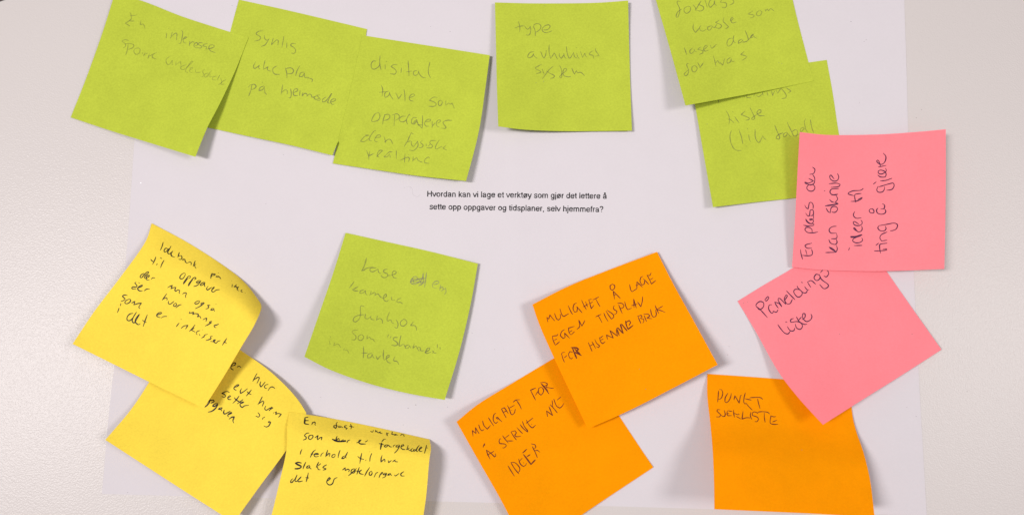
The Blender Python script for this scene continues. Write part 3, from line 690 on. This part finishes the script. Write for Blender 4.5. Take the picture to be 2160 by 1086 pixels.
S['type'].write('''
180,82 205,170 202,262; 118,195 200,165 270,158; 280,155 300,185 330,215 365,190 378,165; 375,165 385,230 370,290 340,312 305,298; 425,160 455,240 458,325; 425,150 480,120 540,140 548,190 510,240 455,265; 590,225 660,220 700,170 680,142 620,155 570,210 590,255 650,268 735,238
435,580 370,595 335,650 345,680 400,665 435,610; 430,615 440,650 490,692; 545,575 580,660 600,688 625,640 640,560; 685,465 685,590 712,697; 712,690 770,600 790,640 822,703; 855,605 850,650 885,692 925,630 925,605; 925,615 940,670 965,690; 965,490 980,600 1010,685 1035,680 1085,590; 1085,600 1100,660 1145,690; 1135,600 1150,660 1180,697; 1128,508 1136,516; 1195,575 1220,640 1230,680; 1230,675 1270,600 1275,640 1300,670; 1410,560 1350,600 1340,625 1400,640 1412,655 1408,697; 1450,520 1445,560 1505,645 1430,655
565,785 480,830 460,855 550,905 535,925 470,937; 570,860 600,940 615,950; 755,818 690,870 620,960 572,1030; 640,895 700,935 768,970 755,1005 700,1018; 855,805 885,870 892,980 880,1010 855,990 880,960 920,920; 920,930 970,880 965,855 930,860 912,910 925,970 1000,993 1040,985; 1055,850 1080,910 1100,952; 1100,945 1130,890 1150,925 1190,915 1215,925 1265,973
''', (1070, 35), 7.757, 1.8, P1)
S['forslag'].write('''
130,25 95,20 85,45 115,110 120,160 95,235 70,230 90,170 150,125; 225,90 180,120 185,170 225,183 265,140 255,95 220,90; 300,70 330,110 340,155; 335,140 375,70 410,15; 375,65 435,95 440,130 400,155 355,145; 455,-5 475,50 490,105; 580,-10 530,10 510,70 530,108 580,60 590,10; 590,20 590,60 618,82; 690,0 665,35 740,45 750,90 720,112 685,100; 800,-20 845,20 840,50 795,72
305,325 300,390 330,445 370,400 405,350; 385,365 395,410 430,425 480,400; 555,350 500,370 500,408 530,408 560,360; 560,365 590,375 620,330; 650,280 600,310 675,340 675,375 640,388 600,375; 715,240 705,290 740,330 775,370 735,393; 740,395 780,365; 800,290 840,260 825,240 805,270 830,315 885,300
1105,150 1040,195 1120,210 1110,235 1065,250; 1190,145 1155,180 1165,218 1205,210 1225,165 1195,145; 1270,125 1275,160; 1275,155 1300,125 1315,150 1345,122 1390,155
180,645 200,700 215,745; 295,650 255,690 270,728 310,700 315,665; 315,670 330,700 350,705; 400,640 360,670 430,690 425,720 380,740; 430,690 460,685; 440,680 495,630 470,615 440,660 460,695 510,680; 530,610 555,655 615,600
830,520 780,530 755,590 775,628 820,600 840,550; 850,480 840,530 850,570 875,582; 960,530 915,555 910,590 950,570 970,540; 965,550 990,570 1030,560; 1000,415 1035,500 1040,545 1000,570 960,575; 1040,545 1115,465 1080,490 1080,515 1120,500; 1115,480 1130,510 1165,520
240,860 220,860 215,890 240,950 225,1010 195,1025 180,1000 235,945; 320,885 285,910 290,965 330,970 355,920 320,885; 360,850 380,880 392,920; 392,915 440,850
572,755 590,820 608,900; 600,860 630,820 650,850 670,870; 660,840 700,885 725,790; 800,780 760,810 760,860 800,840 815,790; 815,800 820,830 860,828
990,695 940,740 1010,760 1010,785 955,820
''', (1415, 0), 6.387, 1.8, P1)
S['liste'].write('''
100,250 115,340; 470,220 480,245; 515,200 510,245 575,245; 620,195 610,235; 650,215 680,235 740,190; 735,170 745,220; 800,165 812,220; 865,150 882,222; 882,215 910,150; 930,140 955,190; 955,185 1000,110; 1000,110 1070,200 1065,250 1010,262; 1070,105 1145,155 1100,182
213,432 250,500 262,560 255,632; 245,560 265,555 330,610; 305,450 315,458; 335,518 370,570 400,608; 485,440 430,490 545,540 530,565 490,572; 555,390 600,480 625,540 600,562 580,545 650,490; 655,480 710,460 710,425 680,425 655,465 690,505 765,505
290,715 270,790 280,880 320,970 375,1003 430,1003; 395,700 430,800 455,910; 535,775 550,850 568,880; 512,685 525,697; 630,695 630,800 650,860 690,888 740,790; 740,800 760,830 785,850; 500,940 508,944
910,640 940,720 980,810 970,842 930,825 960,780 1030,750; 1085,740 1035,770 1040,808 1080,790 1090,745; 1095,755 1120,790 1145,808; 1085,595 1130,690 1180,795; 1150,740 1210,705 1240,740 1220,795 1175,795; 1220,790 1270,765; 1270,760 1330,690 1310,675 1280,700 1275,750; 1352,550 1335,600 1355,700 1385,750; 1420,560 1440,670 1470,760
''', (1500, 170), 6.787, 1.8, P1)
S['skanner'].write('''
@2.6: 385,100 355,210 318,290; 300,295 360,290
330,290 400,255 490,240; 535,255 450,255 440,300 490,310 560,270; 560,270 570,320 605,340; 705,270 650,285 650,320 705,345 700,385 650,402 605,380 620,365; 700,370 760,368; 760,365 830,340 835,310 800,300 775,345 800,400 850,412
@2.0:pencil_grey 1060,450 1150,440 1160,400 1120,385 1070,430 1060,480 1110,505 1200,470; 1060,430 1250,410; 1050,470 1180,430 1300,410; 1070,495 1220,455; 1265,320 1240,400 1200,500; 1300,320 1290,420 1270,550; 1180,525 1230,500 1300,460; 1240,340 1255,440 1215,520; 1090,410 1110,490; 1180,420 1230,480 1290,440
@2.1:pencil_grey 1400,510 1480,490 1485,460 1440,455 1395,500 1400,550 1450,562; 1520,510 1500,600; 1500,570 1545,540 1555,580 1520,610; 1540,600 1590,560 1600,610 1575,665
192,465 160,510 120,560; 260,535 165,590; 160,575 195,600 262,605; 345,590 290,605 282,640 330,635 370,595; 370,600 370,640 395,670; 460,600 430,680; 435,665 510,625 520,640 510,680; 515,670 560,650 590,690 640,720; 645,720 690,680 680,650 650,680 650,740 690,765 720,745; 765,690 770,745; 770,745 820,745; 915,712 860,735 850,775 900,780 ; 890,770 940,800
''', (720, 530), 7.242, 1.8, P1)
S['skanner'].write('''
640,118 590,105 580,150 580,240 560,310 510,350 470,335 490,280 560,250 640,240; 660,230 650,290 690,305 735,270 745,262; 735,270 745,310 790,322; 840,260 825,330 ; 828,320 880,300 915,330 915,375; 1025,200 990,290 990,335 1010,345; 1000,340 1045,320 1060,360 1095,378; 1125,315 1155,380 1140,445 1095,430; 1175,245 1180,250; 1240,310 1195,350 1195,400 1240,415 1290,370 1270,320 1235,310; 1390,350 1345,405 1420,415 1440,485
@2.0:pencil_faint 540,475 480,480 455,510 510,570 500,620 440,625; 590,545 550,570 550,620 590,635 630,590 610,550 580,545; 685,555 680,615; 682,605 720,585 740,610 775,620 795,655
@2.0: 1010,545 990,590; 1050,565 1030,605; 1150,590 1100,590 1080,620 1135,660 1145,700 1110,715 1055,705; 1200,555 1180,650 1170,710 1200,715 1230,690; 1240,690 1260,730; 1320,700 1270,720 1270,755 1310,750 1330,710; 1330,715 1350,755; 1405,680 1380,755 1430,720 1450,760 1480,800; 1440,750 1490,740 1500,790 1550,790; 1560,820 1630,780 1640,745 1600,760 1575,820 1600,832 1660,810; 1670,790 1700,800 1680,830 ; 1690,820 1740,828; 1755,690 1755,750; 1795,735 1800,775
@1.9:pencil_faint 105,640 118,700; 120,570 128,590; 190,665 170,720; 180,710 240,690 280,745; 340,750 320,785; 325,780 380,785 400,830
@2.0: 628,720 628,820 625,905; 595,825 690,825; 755,825 695,850 690,900 740,890 760,840; 762,845 775,890 795,910; 820,870 840,925 890,865; 935,775 930,880 945,940; 960,925 1020,880 1020,855 985,870 975,920 1000,965 1040,978; 1110,875 1085,940 1140,955 1172,1010
''', (680, 630), 7.238, 1.8, P1)

# ---------------------------------------------------------------- what stands on the sheet itself
def ell(cx, cy, rx, ry, n=14, a0=90):
    return [(cx + rx * math.cos(math.radians(a0 + 360 * k / n)), cy + ry * math.sin(math.radians(a0 + 360 * k / n))) for k in range(n + 1)]
ARCH = lambda x0, x1: [(x0, 330), (x0 + 28, 415), (x0 + 100, 472), (x0 + 175, 480), (x1 - 50, 452), (x1, 360)]
A_ = [[(85, 365), (120, 445), (200, 483), (300, 485), (390, 455), (418, 385), (420, 150), (438, 60), (468, 8)],
      [(420, 300), (300, 275), (170, 250), (92, 190), (92, 100), (160, 42), (260, 38), (370, 85), (420, 170)]]
O_ = [ell(278, 260, 198, 222)]
GL = {
 'o': (556, O_), 'a': (556, A_), 'å': (556, A_ + [ell(278, 655, 68, 68, 10)]),
 'e': (556, [[(82, 272), (476, 272)], [(476, 272), (455, 410), (380, 475), (275, 485), (160, 455), (90, 370), (78, 259), (95, 140), (165, 60), (280, 36), (390, 62), (468, 150)]]),
 'n': (556, [[(112, 519), (112, 0)], ARCH(112, 440), [(440, 360), (440, 0)]]),
 'h': (556, [[(112, 716), (112, 0)], ARCH(112, 440), [(440, 360), (440, 0)]]),
 'm': (833, [[(112, 519), (112, 0)], ARCH(112, 415), [(415, 360), (415, 0)], ARCH(415, 718), [(718, 360), (718, 0)]]),
 'd': (556, [[(445, 716), (445, 0)], ell(265, 260, 180, 222)]),
 'g': (556, [[(445, 519), (445, 100)], [(445, 100), (443, -20), (415, -130), (330, -172), (240, -175), (150, -150), (98, -80)], ell(265, 260, 180, 222)]),
 'p': (556, [[(112, 519), (112, -200)], ell(290, 260, 180, 222)]),
 'r': (333, [[(112, 519), (112, 0)], [(112, 330), (150, 425), (210, 475), (300, 468)]]),
 'v': (500, [[(25, 519), (250, 20)], [(250, 20), (475, 519)]]),
 'y': (500, [[(28, 519), (252, 10)], [(472, 519), (262, -50)], [(262, -50), (210, -145), (140, -170), (70, -160)]]),
 'k': (500, [[(112, 716), (112, 0)], [(112, 190), (430, 519)], [(215, 300), (470, 0)]]),
 'i': (222, [[(111, 519), (111, 0)], [(111, 716), (111, 625)]]), 'l': (222, [[(111, 716), (111, 0)]]),
 'j': (222, [[(111, 519), (111, -70)], [(111, -70), (85, -150), (0, -168)], [(111, 716), (111, 625)]]),
 't': (278, [[(148, 660), (148, 130)], [(148, 130), (165, 55), (210, 35), (265, 40)], [(20, 482), (265, 482)]]),
 'f': (278, [[(115, 0), (115, 540)], [(115, 540), (130, 640), (190, 675), (270, 668)], [(15, 482), (255, 482)]]),
 's': (500, [[(425, 375), (390, 450), (320, 483), (240, 485), (150, 460), (98, 380), (135, 300), (250, 265), (370, 230), (425, 150), (390, 70), (300, 36), (220, 34), (120, 60), (68, 150)]]),
 'ø': (611, [ell(305, 260, 200, 222), [(95, -5), (520, 525)]]),
 'H': (722, [[(125, 716), (125, 0)], [(597, 716), (597, 0)], [(125, 388), (597, 388)]]),
 ',': (278, [[(139, 50), (139, 0)], [(139, 0), (125, -80), (95, -120)]]),
 '?': (556, [[(82, 530), (110, 625), (190, 675), (280, 680), (390, 650), (440, 560), (420, 470), (330, 390), (278, 310), (268, 200)], [(268, 92), (268, 5)]]),
 ' ': (278, []),
}
def print_line(text, a, b, ysc=1.04):
    """set text between baseline ends a and b (picture pixels)"""
    W = sum(GL[c][0] for c in text) - 60
    ux, uy = (b[0] - a[0]) / W, (b[1] - a[1]) / W
    L = math.hypot(ux, uy)
    V, F = [], []
    x = -60
    for c in text:
        adv, st = GL[c]
        for s in st:
            pts = [(a[0] + ux * (x + p[0]) + uy * p[1] * ysc, a[1] + uy * (x + p[0]) - ux * p[1] * ysc) for p in s]
            PAPER.ribbon(V, F, pts, 122 * L, taper=1.0)
        x += adv
    link_mesh('printed_line', V, F, M['print'], PAPER.obj, smooth=False)
print_line('Hvordan kan vi lage et verktøy som gjør det lettere å', (901.2, 415.0), (1280.3, 419.4))
print_line('sette opp oppgaver og tidsplaner, selv hjemmefra?', (906.4, 441.6), (1273.5, 447.6))
M['trace'] = pen_mat('very_faint_pencil_trace', (0.45, 0.43, 0.45), 0.12, 0.08)
M['speck'] = pen_mat('tiny_dark_speck', (0.22, 0.19, 0.2), 0.7, 0.1)
V, F = [], []
PAPER.ribbon(V, F, [(850, 399), (856, 395), (864, 394), (870, 399), (870, 407), (874, 413), (881, 415), (888, 410)], 1.2)
link_mesh('pencil_trace', V, F, M['trace'], PAPER.obj, smooth=False)
V, F = [], []
for x, y in [(949, 67), (908, 57), (597, 327), (1062, 735), (995, 702), (1043, 736), (876, 853), (860, 860), (1932, 877), (1912, 858), (676, 837), (268, 1038), (489, 13), (1794, 46), (1826, 85), (1822, 88), (1534, 748), (1537, 730), (1290, 876), (1500, 990), (850, 895), (943, 858), (1812, 217), (560, 430)]:
    PAPER.ribbon(V, F, [(x, y), (x + random.uniform(.8, 2), y + random.uniform(-1, 1.4))], random.uniform(1.0, 1.7))
tag(link_mesh('dust_specks', V, F, M['speck'], PAPER.obj, smooth=False), kind='stuff')
m, nt, out = new_mat('white_lint')
bs = N(nt, 'ShaderNodeBsdfPrincipled'); bs.inputs['Base Color'].default_value = (0.97, 0.97, 0.97, 1); nt.links.new(bs.outputs[0], out.inputs[0])
V, F = [], []
PAPER.ribbon(V, F, [(296.3, 385.7), (298.2, 386.3)], 2.0, taper=1)
link_mesh('white_speck', V, F, m, PAPER.obj, smooth=False)
V, F = [], []
for x, y in [(1096, 13)]: pass
for k, sx in (('type', [(1148, 13), (1146, 172), (1130, 175)]), ('liste', [(1491, 262), (1635, 408), (1640, 133)]), ('forslag', [(1642, 133), (1648, 135)]),
              ('pamelding', [(1568, 639), (1576, 637), (1770, 704), (1923, 704)]), ('tidsplan', [(1348, 778), (1361, 820)]), ('punkt', [(1690, 948)])):
    V, F = [], []
    for x, y in sx: S[k].ribbon(V, F, [(x, y), (x + 1.6, y + .6)], 1.5)
    tag(link_mesh('dust_specks', V, F, M['speck'], S[k].obj, smooth=False), kind='stuff')
